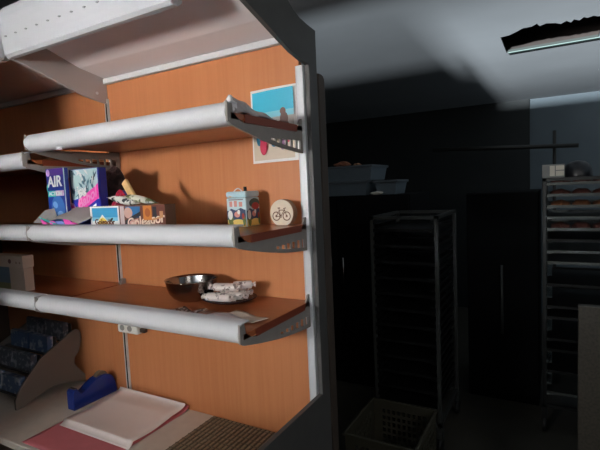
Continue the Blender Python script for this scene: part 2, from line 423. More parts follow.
disc = thing('wooden_disc', 'round pale wooden disc with a dark bicycle drawing, leaning on the panel', 'ornament', (-.79,1.30,T2))
DW = mat('pale_wood', (222,206,184), .6, noise=.06, scale=40); DE = mat('disc_rim', (170,124,92), .6, noise=.1, scale=30)
dc = (-.790, 1.27, T2+.041); dr = .0455
bm = bmesh.new(); n = 48
pts = [(dr*math.cos(2*PI*i/n), max(dr*math.sin(2*PI*i/n), -.041)) for i in range(n)]
tl = Matrix.Rotation(-.06, 4, 'X')
prism(bm, [(p[0], p[1]) for p in pts], 'y', 0, .028)
bmesh.ops.recalc_face_normals(bm, faces=bm.faces)
for f in bm.faces: f.material_index = 0 if abs(f.normal.y) > .9 and f.calc_center_median().y < .01 else 1
bmesh.ops.translate(bm, verts=bm.verts, vec=dc); obj('disc', bm, [DW, DE], disc, .002)
bm = bmesh.new(); yb = dc[1]-.0008
def ring(cx, cz, r, w):
    A = ell(cx, cz, r, r, 28); Bq = ell(cx, cz, r-w, r-w, 28)
    va = [bm.verts.new((dc[0]+p[0], yb, dc[2]+p[1])) for p in A]; vb = [bm.verts.new((dc[0]+p[0], yb, dc[2]+p[1])) for p in Bq]
    for i in range(28): bm.faces.new((va[i], va[(i+1) % 28], vb[(i+1) % 28], vb[i]))
def line(a, b, w):
    d = Vector((b[0]-a[0], b[1]-a[1])).normalized(); nn = Vector((-d.y, d.x))*w/2
    bm.faces.new([bm.verts.new((dc[0]+p[0], yb, dc[2]+p[1])) for p in ((a[0]+nn.x,a[1]+nn.y),(b[0]+nn.x,b[1]+nn.y),(b[0]-nn.x,b[1]-nn.y),(a[0]-nn.x,a[1]-nn.y))])
W1, W2, CR, SE, HD = (-.020,-.010), (.020,-.010), (-.003,-.011), (-.008,.010), (.012,.010)
ring(*W1, .0155, .0034); ring(*W2, .0155, .0034); ring(*CR, .005, .002); ring(*W1, .004, .003); ring(*W2, .004, .003)
for a, b, w in ((W1,CR,.0024),(W1,SE,.0024),(CR,SE,.0026),(SE,HD,.0026),(CR,HD,.0026),(W2,(.011,.015),.0026),(SE,(-.009,.016),.0024),((-.014,.017),(-.004,.017),.0036),((.008,.015),(.018,.017),.0028)): line(a, b, w)
obj('bicycle_drawing', bm, mat('burnt_brown', (112,78,62), .7), disc, fix=True)

# ------------------------------------------------------------------ candy boxes on the middle shelf
DBL, NAV2, TEAL, PNK, LILAC, GREYC, BLU = B('deep_blue',(26,50,140),.3), B('night',(36,40,130),.3), B('mint',(60,190,180),.3), B('hot_pink',(248,84,184),.3), B('lilac',(226,180,224),.3), B('card_grey',(150,142,138),.7), B('mid_blue',(60,110,180),.3)
ICE = B('ice',(190,214,214),.3); ICE2 = B('ice_dark',(88,128,140),.3); SLT = B('slate',(60,82,92),.3)
# tall blue chewing gum box
a = thing('gum_box', 'tall dark blue gum carton lettered AIR in white, front flap folded open', 'box', (-1.585,1.02,T2))
ax0, ax1, ay = -1.636, -1.530, 1.0
box('carton', ax0, ax1, ay, ay+.018, T2, T2+.232, DBL, a, .002)
decal('printed_panel', a, (ax0, ay-.0004, T2), (1,0,0), (0,0,1), [(NAV2, rect(.001,.16,.105,.231)), (B('violet_dark',(80,50,130),.3), rect(.02,.208,.105,.231)), (TEAL, [(.0,.15),(.03,.19),(.0,.17)]), (LILAC, ell(.014,.217,.011,.013)), (BLU, ell(.06,.085,.04,.05)), (B('glow_blue',(130,170,220),.3), ell(.045,.10,.015,.012,rot=-.5)), (B('glow_blue',(130,170,220),.3), ell(.072,.066,.018,.012)), (TEAL, rect(.012,.034,.098,.038)), (TEAL, rect(.006,.130,.052,.152)), (B('pinkish',(220,180,210),.3), rect(.054,.132,.103,.152))])
text_mesh('lettering', 'AIR', .055, WHT, a, (ax0+.054, ay-.004, T2+.183), (1,0,.03), (0,0,1), bold=.0012, shear=.06)
text_mesh('lettering', 'ACTION', .020, WHT, a, (ax0+.054, ay-.0045, T2+.1405), (1,0,0), (0,0,1), bold=.0004)
bm = bmesh.new(); bx(bm, ax1-.001, ax1+.001, ay-.001, ay+.002, T2+.02, T2+.232); obj('fold_edge', bm, ICE, a)
def flap(parent, tip, left, right, back, m2):
    bm = bmesh.new()
    vs = [bm.verts.new(p) for p in (left, tip, right, back[1], back[0])]
    f = bm.faces.new(vs)
    bmesh.ops.triangulate(bm, faces=[f])
    return obj('flap', bm, GREYC, parent, solid=.0015)
flap(a, (-1.60,.955,T2+.036), (-1.70,.975,T2+.036), (-1.565,.985,T2+.056), ((-1.66,.998,T2+.080), (-1.60,.998,T2+.088)), TEAL)
bm = bmesh.new()
vs = [bm.verts.new(p) for p in ((-1.625,.952,T2+.060),(-1.60,.944,T2+.052),(-1.50,.944,T2+.033),(-1.545,.952,T2+.033))]; bm.faces.new(vs)
obj('flap_edge', bm, TEAL, a, solid=.001)
# blue and pink bubble gum box
b = thing('gum_box', 'blue carton with silver shards and pink slanted logo', 'box', (-1.48,1.12,T2))
bx0, bx1, by = -1.558, -1.390, 1.040
box('carton', bx0, bx1, by, by+.030, T2, T2+.226, DBL, b, .002)
its = [(NAV2, rect(.0,.0,.168,.226)), (B('royal',(44,60,190),.3), rect(.008,.008,.164,.12)), (ICE, rect(.010,.115,.160,.224))]
rr = random.Random(11)
for i in range(44):
    cx, cy = rr.uniform(.018,.150), rr.uniform(.125,.216); th = rr.uniform(.5,2.3); l, w = rr.uniform(.012,.030), rr.uniform(.003,.008)
    q = [(cx+l*math.cos(th), cy+l*math.sin(th)*.7),(cx-w*math.sin(th), cy+w*math.cos(th)),(cx-l*math.cos(th), cy-l*math.sin(th)*.7),(cx+w*math.sin(th), cy-w*math.cos(th))]
    q = [(min(.160,max(.010,u)), min(.224,max(.116,v))) for u, v in q]
    its.append(((ICE2, SLT, WHT, ICE2, ICE)[i % 5], q))
its += [(B('royal',(44,60,190),.3), [(.010,.112),(.160,.112),(.160,.150),(.085,.122),(.05,.118)]), (PNK, [(.050,.066),(.150,.112),(.166,.118),(.166,.172),(.150,.160),(.058,.118),(.046,.100)]), (PNK, [(.008,.02),(.008,.100),(.022,.096),(.036,.078),(.040,.02)]), (LILAC, [(.008,.096),(.008,.106),(.024,.101),(.038,.083),(.036,.076),(.022,.094)]), (WHT, [(.082,.056),(.150,.092),(.150,.101),(.082,.066)]), (B('cyan_pale',(130,206,236),.3), rect(.128,.034,.162,.064))]
decal('printed_panel', b, (bx0, by-.0004, T2), (1,0,0), (0,0,1), its, thick=.0003)
text_mesh('lettering', 'Babol', .052, B('pink_deep',(248,150,208),.3), b, (bx0+.108, by-.010, T2+.118), (1,0,.46), (0,0,1), bold=.001)
text_mesh('lettering', 'Big', .038, WHT, b, (bx0+.082, by-.0102, T2+.142), (1,0,.46), (0,0,1), bold=.001)
bm = bmesh.new()
arc = [(-1.59+.16*i/8, .962, T2+.036+.0*i) for i in range(9)]
V = grid(bm, 12, 6, lambda u, v: (-1.600+.195*u+(1-v)*.0+.06*v*(u-.2), .955+.115*v, T2+.034+.050*v+.052*math.sin(PI*min(1,u*1.05))*v*.4+.018*math.sin(PI*u)*(1-v)))
obj('flap', bm, GREYC, b, solid=.0015)
decal('flap_edge', b, (-1.600,.951,T2+.033), (1,0,0), (0,-.2,.4), [(PNK, [(.0,.0),(.03,.0),(.012,.05),(.0,.04)]), (PNK, [(.045,.0),(.085,.0),(.078,.03),(.05,.03)]), (B('periwinkle',(130,150,220),.3), [(.085,.0),(.13,.0),(.125,.03),(.085,.03)]), (PNK, [(.13,.0),(.185,.0),(.165,.04),(.135,.05)])])
# football candy trays
def tray(x0, x1, label, name):
    t = thing('candy_tray', label, 'box', ((x0+x1)/2, 1.04, T2), 'open candy display trays')
    bm = bmesh.new(); y0, y1, h, w = 1.0, 1.045, .090, .002
    bx(bm, x0, x1, y0, y1, T2, T2+w); bx(bm, x0, x1, y0, y0+w, T2+w, T2+h); bx(bm, x0, x1, y1-w, y1, T2+w, T2+h)
    bx(bm, x0, x0+w, y0+w, y1-w, T2+w, T2+h); bx(bm, x1-w, x1, y0+w, y1-w, T2+w, T2+h)
    obj('tray', bm, B('tray_brown',(120,84,64),.5), t); return t
c1 = tray(-1.400, -1.250, 'open candy tray with pale sky print and yellow shape, left of its twin', 'c1')
CY, CBR, CDK = B('sky_blue',(60,150,196)), B('cocoa',(104,56,44)), B('ink',(34,36,44))
decal('printed_panel', c1, (-1.400,.9996,T2), (1,0,0), (0,0,1), [(WHT, rect(.001,.001,.149,.089)), (CY, rect(.012,.052,.142,.084)), (B('sky_mid',(130,190,214)), rect(.012,.040,.142,.052)), (WHT, [(.04,.04),(.065,.062),(.09,.04)]), (B('sun_yellow',(240,204,90)), [(.03,.022),(.05,.046),(.066,.052),(.085,.042),(.092,.022)]), (CDK, ell(.110,.044,.010,.004,rot=.6)), (B('lightgrey',(200,200,204)), rect(.012,.004,.145,.02))])
text_mesh('lettering', 'Goleador', .026, CBR, c1, (-1.325,.9985,T2+.036), (1,0,0), (0,0,1), bold=.0006)
c2 = tray(-1.248, -1.042, 'open brown candy tray with footballer print and Goleador lettering', 'c2')
decal('printed_panel', c2, (-1.248,.9996,T2), (1,0,0), (0,0,1), [(CBR, rect(.001,.001,.205,.089)), (B('pale_card',(196,176,172)), rect(.002,.002,.022,.088)), (B('mid_sky',(44,110,160)), [(.03,.05),(.095,.05),(.098,.086),(.03,.086)]), (B('navy_sky',(24,56,92)), [(.05,.05),(.098,.05),(.098,.07)]), (B('skin_tone',(204,160,146)), ell(.042,.066,.02,.018)), (CDK, [(.025,.04),(.06,.056),(.10,.07),(.10,.058),(.06,.045),(.03,.02)]), (B('skin_tone',(204,160,146)), [(.03,.01),(.05,.04),(.09,.048),(.075,.02),(.05,.006)]), (B('amber',(196,120,52)), rect(.112,.042,.150,.088)), (B('amber_dark',(160,84,40)), ell(.132,.066,.012,.014)), (CDK, rect(.155,.052,.172,.084)), (B('tan',(190,140,96)), [(.15,.04),(.20,.05),(.20,.07),(.185,.07),(.185,.052),(.15,.046)])])
text_mesh('lettering', 'Goleador', .044, B('cream',(226,204,184)), c2, (-1.128,.9985,T2+.040), (1,0,.12), (0,0,1), bold=.0008)
# packets in and behind the trays
REDP = mat('red_foil', (176,40,66), .3, noise=.3, scale=70, bump=.4)
tag(crumple('candy_bag', (-1.325,1.072,T2+.064), .052, .016, .076, 5, REDP, sub=4, amp=.16), 'crumpled red candy bag behind the left tray', 'bag')
DKB = mat('dark_foil', (70,52,50), .3, noise=.6, scale=45, bump=.8)
tag(crumple('candy_bag', (-1.548,1.215,T2+.110), .080, .035, .130, 8, DKB, sub=4, amp=.12), 'tall dark brown crumpled bag behind the boxes', 'bag')
tag(crumple('candy_bag', (-1.385,1.135,T2+.084), .050, .020, .064, 13, mat('blue_foil',(84,84,150),.3,noise=.3,scale=60,bump=.3), sub=4, amp=.14), 'bluish crumpled packet behind the white candy packet', 'bag')
def packet(name, p0, p1, w, h, m, label):
    p0, p1 = Vector(p0), Vector(p1); d = (p1-p0); L = d.length; d.normalize()
    s = Vector((0,1,0)); s = (s-d*s.dot(d)).normalized(); u = d.cross(s)
    t = thing(name, label, 'packet', p0)
    bm = bmesh.new()
    def fn(a, b_, sg):
        prof = math.sin(PI*min(1, max(0, a)))**.35
        k = (1-abs(2*b_-1)**3)
        return p0+d*L*(.06+.88*a)+s*w*(b_-.5)+u*sg*h*prof*k*.5
    for sg in (1, -1): grid(bm, 14, 8, lambda a, b_: fn(a, b_, sg))
    bmesh.ops.remove_doubles(bm, verts=bm.verts, dist=.0002)
    obj('wrapper', bm, m, t)
    for a0, a1 in ((0,.07),(.93,1)):
        bm = bmesh.new()
        grid(bm, 2, 10, lambda a, b_: p0+d*L*(a0+(a1-a0)*a)+s*w*(b_-.5)+u*.0012*math.cos(b_*40), smooth=False)
        obj('crimped_end', bm, m, t, solid=.0008)
    return t
WP = mat('white_print', (214,212,206), .4, noise=0); 
def speck(name, base, ink, sc, lo=.5, hi=.56):
    m = bpy.data.materials.new(name); m.use_nodes = True; nt = m.node_tree; b_ = nt.nodes['Principled BSDF']
    tc = nt.nodes.new('ShaderNodeTexCoord'); n = nt.nodes.new('ShaderNodeTexNoise'); n.inputs['Scale'].default_value = sc; n.inputs['Detail'].default_value = 2
    nt.links.new(tc.outputs['Object'], n.inputs['Vector']); r = nt.nodes.new('ShaderNodeValToRGB')
    r.color_ramp.elements[0].position = lo; r.color_ramp.elements[1].position = hi
    r.color_ramp.elements[0].color = (*lin(base), 1); r.color_ramp.elements[1].color = (*lin(ink), 1)
    nt.links.new(n.outputs['Fac'], r.inputs['Fac']); nt.links.new(r.outputs['Color'], b_.inputs['Base Color']); b_.inputs['Roughness'].default_value = .4
    return m
SPK = speck('white_black_wrapper', (218,214,206), (40,42,46), 45)
SPK2 = speck('white_green_wrapper', (206,204,188), (96,104,66), 50)
packet('candy_packet', (-1.330,1.032,T2+.118), (-1.185,1.022,T2+.094), .028, .026, SPK, 'white candy packet with black print lying across the trays')
packet('candy_packet', (-1.255,1.034,T2+.122), (-1.105,1.026,T2+.094), .024, .022, SPK2, 'white and green candy packet slanting down over the right tray')
bm = bmesh.new()
p0, p1 = Vector((-1.290,1.062,T2+.172)), Vector((-1.222,1.052,T2+.090)); d = (p1-p0).normalized(); s = Vector((0,1,0)); u = d.cross(s).normalized()
A = []
for p in (p0, p1): A.append([bm.verts.new(p+s*x+u*z) for x, z in ((-.006,-.014),(.006,-.014),(.006,.014),(-.006,.014))])
for i in range(4): bm.faces.new((A[0][i], A[0][(i+1) % 4], A[1][(i+1) % 4], A[1][i]))
bm.faces.new(A[0][::-1]); bm.faces.new(A[1])
tag(obj('wafer_stick', bm, mat('tan_wrapper',(218,178,120),.5,noise=.12,scale=40), None, .004), 'tan wrapped stick leaning out of the candy trays', 'candy')

# ------------------------------------------------------------------ lowest shelf: bowl, plate, sweets, papers
T3 = 1.3145
STEEL = mat('brushed_steel', (168,162,157), .17, 1.0)
bm = bmesh.new()
R = .098
prof = [(0,.001),(.044,0),(.056,.004),(.072,.014),(.085,.030),(.093,.050),(.097,.072),(.0985,.0765),(.101,.078),(.101,.0795),(.097,.079),(.0945,.072),(.0905,.050),(.0825,.032),(.070,.017),(.054,.007),(0,.005)]
lathe(bm, prof, (-1.142,1.200,T3), 48)
bmesh.ops.scale(bm, vec=(.94,.94,.98), verts=bm.verts, space=Matrix.Translation((1.142,-1.200,-T3)))
tag(obj('steel_bowl', bm, STEEL), 'round stainless steel bowl on the lowest shelf', 'bowl')
NAVYP = mat('navy_glaze', (24,26,38), .2)
bm = bmesh.new()
lathe(bm, [(0,.002),(.05,0),(.055,.002),(.080,.008),(.100,.016),(.1015,.018),(.099,.019),(.078,.011),(.052,.006),(0,.006)], (-.990,1.222,T3), 48)
bmesh.ops.scale(bm, vec=(.98,.86,1), verts=bm.verts, space=Matrix.Translation((.990,-1.222,0)))
tag(obj('dessert_plate', bm, NAVYP), 'dark navy plate with wrapped sweets on the lowest shelf', 'plate')
SWT = speck('sweet_wrapper', (232,220,214), (130,112,106), 38, .58, .64)
SWT2 = speck('sweet_wrapper_small', (232,220,214), (140,122,116), 90, .56, .64)
def sweet(c, yaw, L, r, label, m, pitch=0):
    t = thing('wrapped_sweet', label, 'sweet', c, 'wrapped sweets on the navy plate')
    M = Matrix.Translation(c) @ Matrix.Rotation(yaw, 4, 'Z') @ Matrix.Rotation(pitch, 4, 'Y')
    bm = bmesh.new(); n = 14
    def sec(x, rr, sq=.82): return [bm.verts.new(M @ Vector((x, rr*math.cos(2*PI*i/n)*1.15, rr*sq*math.sin(2*PI*i/n)))) for i in range(n)]
    xs = [(-.5,.55),(-.47,.92),(-.3,1),(-.1,.97),(.1,1.02),(.3,.98),(.47,.92),(.5,.55)]
    rings = [sec(x*L, r*k) for x, k in xs]
    for a_, b_ in zip(rings, rings[1:]):
        for i in range(n): bm.faces.new((a_[i], a_[(i+1) % n], b_[(i+1) % n], b_[i])).smooth = True
    bm.faces.new(rings[0][::-1]); bm.faces.new(rings[-1])
    obj('wrapper', bm, m, t)
    for sg in (-1, 1):
        bm = bmesh.new()
        rr = [[bm.verts.new(M @ Vector((sg*(L*.5+dx), k*r*math.cos(2*PI*i/n), k*r*.6*math.sin(2*PI*i/n)+.002*math.sin(i*2.1)))) for i in range(n)] for dx, k in ((-.002,.5),(.004,.45),(.013,.95))]
        for a_, b_ in zip(rr, rr[1:]):
            for i in range(n): bm.faces.new((a_[i], a_[(i+1) % n], b_[(i+1) % n], b_[i]))
        obj('twisted_end', bm, m, t)
    return t
zs = T3+.0285
sweet((-.992,1.168,zs), .10, .098, .0175, 'wrapped sweet at the front of the plate, lowest and longest', SWT)
sweet((-.972,1.212,zs-.002), .16, .090, .0172, 'wrapped sweet in the middle of the plate, under the top one', SWT2)
sweet((-.985,1.256,zs+.001), .2, .090, .0172, 'wrapped sweet at the back of the plate', SWT2)
sweet((-.985,1.198,zs+.029), .20, .090, .0172, 'wrapped sweet lying on top of the others', SWT2)
sweet((-.945,1.240,zs+.030), .62, .066, .0175, 'short wrapped sweet on top at the right, turned sideways', SWT)
PAP = mat('leaflet_paper', (226,216,214), .6, noise=.05, scale=40)
def paper(pts, h, m, label, name='leaflet', seed=1, cat='paper'):
    bm = bmesh.new(); p = [Vector(q) for q in pts]
    grid(bm, 8, 6, lambda u, v: (p[0]*(1-u)*(1-v)+p[1]*u*(1-v)+p[2]*u*v+p[3]*(1-u)*v)+Vector((0,0,.0012+h*(math.sin(PI*u+seed)**2)*(.4+.6*v))))
    return tag(obj(name, bm, m, None, solid=.0007), label, cat)
paper([(-.985,1.00,T3),(-.835,.995,T3),(-.790,1.055,T3),(-.935,1.095,T3)], .008, PAP, 'pale grey leaflet on the lowest shelf behind its front rail', seed=.4)
paper([(-.900,1.055,T3),(-.760,1.035,T3),(-.735,1.085,T3),(-.885,1.125,T3)], .006, mat('leaflet_beige',(232,216,198),.6), 'beige leaflet lying behind the pale grey one, near the bracket', seed=1.2)
paper([(-1.10,1.02,T3),(-.99,1.00,T3),(-.955,1.07,T3),(-1.06,1.075,T3)], .018, speck('dark_leaflet',(92,66,56),(190,176,168),60), 'dark printed leaflet on the lowest shelf below the bowl', seed=2)
# carton in the left bay
lc = thing('carton', 'pale carton with a dark dot and printed photo on the left bay shelf', 'box', (-2.0,1.1,T3))
CRM = B('carton_cream',(196,176,160),.6)
box('carton_body', -2.36, -1.952, 1.06, 1.10, T3, T3+.100, CRM, lc, .002)
box('lid', -2.362, -1.947, 1.055, 1.103, T3+.101, T3+.152, CRM, lc, .002)
decal('printed_photo', lc, (-2.36,1.0596,T3), (1,0,0), (0,0,1), [(B('photo_blue',(88,110,130)), rect(.02,.03,.30,.10)), (B('photo_green',(120,120,80)), rect(.02,.004,.30,.03))])
decal('printed_dots', lc, (-2.362,1.0546,T3+.101), (1,0,0), (0,0,1), [(B('maroon',(96,48,48)), ell(.318,.026,.012,.010)), (B('tan_dot',(150,120,108)), ell(.368,.022,.006,.005)), (B('tan_dot',(150,120,108)), ell(.395,.022,.006,.005))])

# ------------------------------------------------------------------ worktop: power strip, leaflet stand, dispenser, papers, mat
ps = thing('power_strip', 'white two way socket strip on the upright under the lowest shelf', 'socket', (-1.635,1.325,1.12))
bm = bmesh.new(); bx(bm, -1.688, -1.562, 1.292, 1.326, 1.100, 1.138); obj('socket_body', bm, mat('white_plastic',(232,230,222),.4), ps, .008, 3)
bm = bmesh.new()
for x in (-1.655, -1.608):
    prism(bm, ell(x, 1.124, .0145, .0125, 20), 'y', 1.2905, 1.2925)
obj('socket_face', bm, mat('socket_grey',(150,148,142),.5), ps)
bm = bmesh.new(); bx(bm, -1.562, -1.532, 1.305, 1.325, 1.108, 1.127); obj('plug', bm, mat('plug_dark',(70,56,48),.5), ps, .004)

ls = thing('leaflet_stand', 'tiered leaflet stand with fish shaped grey side plates on the worktop', 'leaflet stand', (-2.2,1.2,ZC))
FS = mat('stand_grey', (120,112,105), .5)
fish = [(1.007,.802),(1.040,.802),(1.062,.812),(1.10,.823),(1.15,.836),(1.19,.838),(1.228,.833),(1.29,.818),(1.335,.801),(1.362,.801),(1.350,.822),(1.318,.862),(1.297,.892),(1.288,.910),(1.292,.935),(1.315,.958),(1.325,.985),(1.333,1.02),(1.333,1.045),(1.325,1.062),(1.312,1.070),(1.290,1.066),(1.255,1.050),(1.213,1.029),(1.17,1.008),(1.13,.987),(1.085,.945),(1.047,.906),(1.022,.872),(1.008,.845)]
for xa in (-2.025, -2.40):
    bm = bmesh.new(); prism(bm, fish, 'x', xa, xa+.012); obj('side_plate', bm, FS, ls, .002)
bm = bmesh.new()
for (y, z) in ((1.03,.85),(1.09,.93),(1.17,.99),(1.25,1.03)):
    bx(bm, -2.388, -2.025, y, y+.045, z-.006, z)
    bx(bm, -2.388, -2.025, y+.042, y+.047, z, z+.07)
obj('pocket', bm, mat('stand_dark',(60,56,56),.4), ls)
LB = speck('leaflet_blue', (74,100,136), (170,176,186), 30, .5, .62); LD = speck('leaflet_slate', (80,88,100), (150,150,156), 40, .5, .62)
for k, (y, z, m, lab) in enumerate(((1.034,.851,LB,'lowest front'),(1.094,.931,LD,'second'),(1.174,.991,LB,'third'),(1.254,1.031,LD,'topmost rear'))):
    for j, x in enumerate((-2.345, -2.186)):
        bm = bmesh.new(); bx(bm, x+.004, x+.148, y+.003, y+.030, z, z+.075)
        bmesh.ops.rotate(bm, verts=bm.verts, cent=(x, y+.03, z), matrix=Matrix.Rotation(-.06, 3, 'X'))
        tag(obj('leaflet_stack', bm, m, None), '%s leaflet stack in the %s tier of the stand' % (('bluish','slate')[m is LD]+(' left',' right')[j], lab), 'leaflets', 'leaflets in the stand')

td = thing('tape_dispenser', 'dark blue desk tape dispenser on the worktop by the wood panel', 'tape dispenser', (-1.82,1.22,ZC))
BLUE = mat('blue_plastic', (22,46,122), .3, coat=.2)
out = [(1.112,.801),(1.325,.801),(1.330,.812),(1.322,.860),(1.312,.885),(1.298,.900),(1.278,.910),(1.255,.912),(1.225,.905),(1.195,.890),(1.170,.873),(1.152,.868),(1.143,.880),(1.134,.898),(1.124,.898),(1.112,.890)]
out = [(y, ZC+.001+(z-.801)*.92) for y, z in out]
bm = bmesh.new(); prism(bm, out, 'x', -1.815, -1.769); obj('dispenser_body', bm, BLUE, td, .004, 3)
bm = bmesh.new(); bx(bm, -1.811, -1.773, 1.122, 1.134, ZC+.089, ZC+.0925); obj('cutter', bm, STEEL, td)
bm = bmesh.new()
prism(bm, [(1.262+.030*math.cos(2*PI*i/24), ZC+.088+.030*math.sin(2*PI*i/24)) for i in range(24)], 'x', -1.803, -1.781); obj('tape_roll', bm, mat('tape',(120,104,84),.3), td)

ROSE = mat('pink_paper', (206,116,122), .65, noise=.04, scale=20)
bm = bmesh.new()
def rose(u, v):
    x = -1.735+.405*u; y = .875+.455*v
    return (x+.012*v*(u-.5), y, ZC+.0012+.0012*math.sin(5*u+3*v)**2+(.016*max(0,(v-.93)/.07)**1.5 if u > .85 else 0)+.006*max(0,.1-v)*10*(0))
grid(bm, 20, 20, rose); tag(obj('wrapping_paper', bm, ROSE, None, solid=.001), 'pink paper sheets under the curled white sheet on the worktop', 'paper')
WSH = mat('white_sheet', (242,230,223), .55, noise=.02, scale=10)
bm = bmesh.new()
def roll(u, s):
    # profile: front lip curls over, flat middle, rear edge curls up against the panel
    if s < .14:
        t = s/.14; y = 1.012+.024*math.sin(t*PI/2)*1.0; z = .016*(1-math.cos(t*PI/2)**1.3)
    elif s < .82:
        t = (s-.14)/.68; y = 1.036+.235*t; z = .016-.007*math.sin(PI*min(1,t*1.2))
    else:
        t = (s-.82)/.18; an = t*PI*.80; y = 1.271+.030*t+.020*math.sin(an); z = .016+.008*(1-math.cos(an))
    return (-1.728+.398*u+.012*(1-s), y, ZC+.0035+z)
grid(bm, 10, 40, roll)
tag(obj('paper_sheet', bm, WSH, None, solid=.0018), 'white paper sheet with curled front and back edges on the worktop', 'paper')

mt = thing('ribbed_mat', 'brown ribbed slatted mat at the right end of the worktop', 'mat', (-1.0,1.1,ZC))
M1, M2 = mat('mat_dark',(66,57,47),.7,noise=.2,scale=60), mat('mat_rib',(138,122,98),.65,noise=.15,scale=60)
box('mat_base', -1.192, -.765, .872, 1.328, ZC+.0006, ZC+.004, M1, mt)
bm = bmesh.new()
for i in range(22):
    x = -1.184+i*.0193
    bx(bm, x, x+.0100, .876, 1.324, ZC+.004, ZC+.0075)
obj('ribs', bm, M2, mt)
bm = bmesh.new()
for j in range(14):
    y = .89+j*.032; bx(bm, -1.19, -.768, y, y+.005, ZC+.0073, ZC+.0078)
obj('cross_threads', bm, mat('mat_thread',(104,92,76),.7), mt)

# ------------------------------------------------------------------ dark board behind the side panel
bm = bmesh.new()
pts = [(1.41,0),(1.458,0),(1.458,2.060),(1.455,2.074),(1.448,2.083),(1.436,2.087),(1.41,2.087)]
prism(bm, pts, 'x', -1.30, -.702)
tag(obj('dark_board', bm, DARKBROWN, None, .004), 'tall dark brown board with rounded top corner standing behind the shelving', 'board')

# ------------------------------------------------------------------ back room
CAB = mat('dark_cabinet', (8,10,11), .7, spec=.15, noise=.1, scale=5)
cab = thing('tall_cabinet', 'tall dark cabinet carrying blue grey tubs', 'cabinet', (-1.4,3.75,0))
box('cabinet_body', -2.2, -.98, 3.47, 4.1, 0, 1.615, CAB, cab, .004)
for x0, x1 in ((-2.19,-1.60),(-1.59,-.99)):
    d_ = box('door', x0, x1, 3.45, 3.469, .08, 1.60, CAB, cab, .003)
    hx = x1-.06 if x1 < -1.2 else x0+.04
    bm = bmesh.new(); tube(bm, (hx,3.435,.8), (hx,3.435,1.1), .008); obj('handle', bm, STEEL, d_)
TUB = mat('blue_grey_plastic', (98,110,118), .5, noise=.05)
def tub(x0, x1, y0, y1, z, h, label):
    t = thing('plastic_tub', label, 'tub', ((x0+x1)/2, (y0+y1)/2, z), 'tubs on the dark cabinet')
    bm = bmesh.new(); k = .018
    A = [(x0+k,y0+k),(x1-k,y0+k),(x1-k,y1-k),(x0+k,y1-k)]; Bq = [(x0,y0),(x1,y0),(x1,y1),(x0,y1)]
    va = [bm.verts.new((*p, z)) for p in A]; vb = [bm.verts.new((*p, z+h)) for p in Bq]
    for i in range(4): bm.faces.new((va[i], va[(i+1) % 4], vb[(i+1) % 4], vb[i]))
    bm.faces.new(va[::-1]); bm.faces.new(vb)
    obj('tub_body', bm, TUB, t, .004)
    bm = bmesh.new(); bx(bm, x0-.012, x1+.012, y0-.012, y1+.012, z+h-.004, z+h+.016); obj('lid', bm, mat('tub_lid',(88,96,102),.5), t, .005)
    return t
tub(-1.760, -1.345, 3.50, 3.86, 1.6155, .105, 'lower blue grey plastic tub on the cabinet, under another tub')
tub(-1.830, -1.295, 3.49, 3.88, 1.738, .110, 'upper blue grey plastic tub stacked on the cabinet')
tub(-1.278, -1.095, 3.50, 3.80, 1.6155, .100, 'small blue grey plastic tub beside the stacked pair')
tag(crumple('bread_piece', (-1.60,3.62,1.884), .085, .05, .026, 21, mat('crust',(150,96,70),.8,noise=.3,scale=40,bump=.4)), 'reddish brown bread lump on the upper tub', 'bread')
tag(crumple('bread_piece', (-1.455,3.58,1.874), .03, .03, .012, 22, mat('crust_small',(150,110,80),.8,noise=.3,scale=40)), 'small brown crumb beside the bread lump on the upper tub', 'bread')
tag(crumple('cloth', (-1.255,3.488,1.628), .05, .018, .016, 23, mat('cloth_white',(200,198,188),.8)), 'small pale cloth on the front edge of the dark cabinet', 'cloth')

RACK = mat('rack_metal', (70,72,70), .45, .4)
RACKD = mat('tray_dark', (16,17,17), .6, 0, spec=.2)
def trolley(x0, x1, y0, y1, z0, z1, n, label, mm, rl):
    t = thing('rack_trolley', label, 'trolley', ((x0+x1)/2, (y0+y1)/2, 0))
    r = .012
    for x in (x0+r, x1-r):
        for y in (y0+r, y1-r):
            bm = bmesh.new(); bx(bm, x-r, x+r, y-r, y+r, z0, z1); obj('upright', bm, mm, t, .003)
            bm = bmesh.new(); tube(bm, (x-.012,y,.05), (x+.012,y,.05), .05, 20); c = obj('castor', bm, BLACK, t)
            bm = bmesh.new(); bx(bm, x-.018, x+.018, y-.02, y+.02, .085, z0); obj('castor_fork', bm, mm, c)
    for nm, z in (('top_frame', z1-.02), ('bottom_frame', z0)):
        bm = bmesh.new()
        bx(bm, x0, x1, y0, y0+.024, z, z+.02); bx(bm, x0, x1, y1-.024, y1, z, z+.02); bx(bm, x0, x0+.024, y0, y1, z, z+.02); bx(bm, x1-.024, x1, y0, y1, z, z+.02)
        obj(nm, bm, mm, t)
    zz = []
    for i in range(n):
        z = z0+.09+(z1-z0-.14)*i/(n-1); zz.append(z)
        for xa, xb in ((x0+.024, x0+.055), (x1-.055, x1-.024)):
            bm = bmesh.new(); bx(bm, xa, xb, y0-.004, y1, z, z+.003)
            w = xa if xa < (x0+x1)/2 else xb-.003
            bx(bm, w, w+.003, y0-.004, y1, z, z+.022); obj('runner', bm, rl, t)
    return t, zz
def tray_on(name, x0, x1, y0, y1, z, m, label, group):
    bm = bmesh.new(); w = .003; h = .018
    bx(bm, x0, x1, y0, y1, z, z+w); bx(bm, x0, x1, y0, y0+w, z+w, z+h); bx(bm, x0, x1, y1-w, y1, z+w, z+h); bx(bm, x0, x0+w, y0+w, y1-w, z+w, z+h); bx(bm, x1-w, x1, y0+w, y1-w, z+w, z+h)
    return tag(obj(name, bm, m), label, 'tray', group)
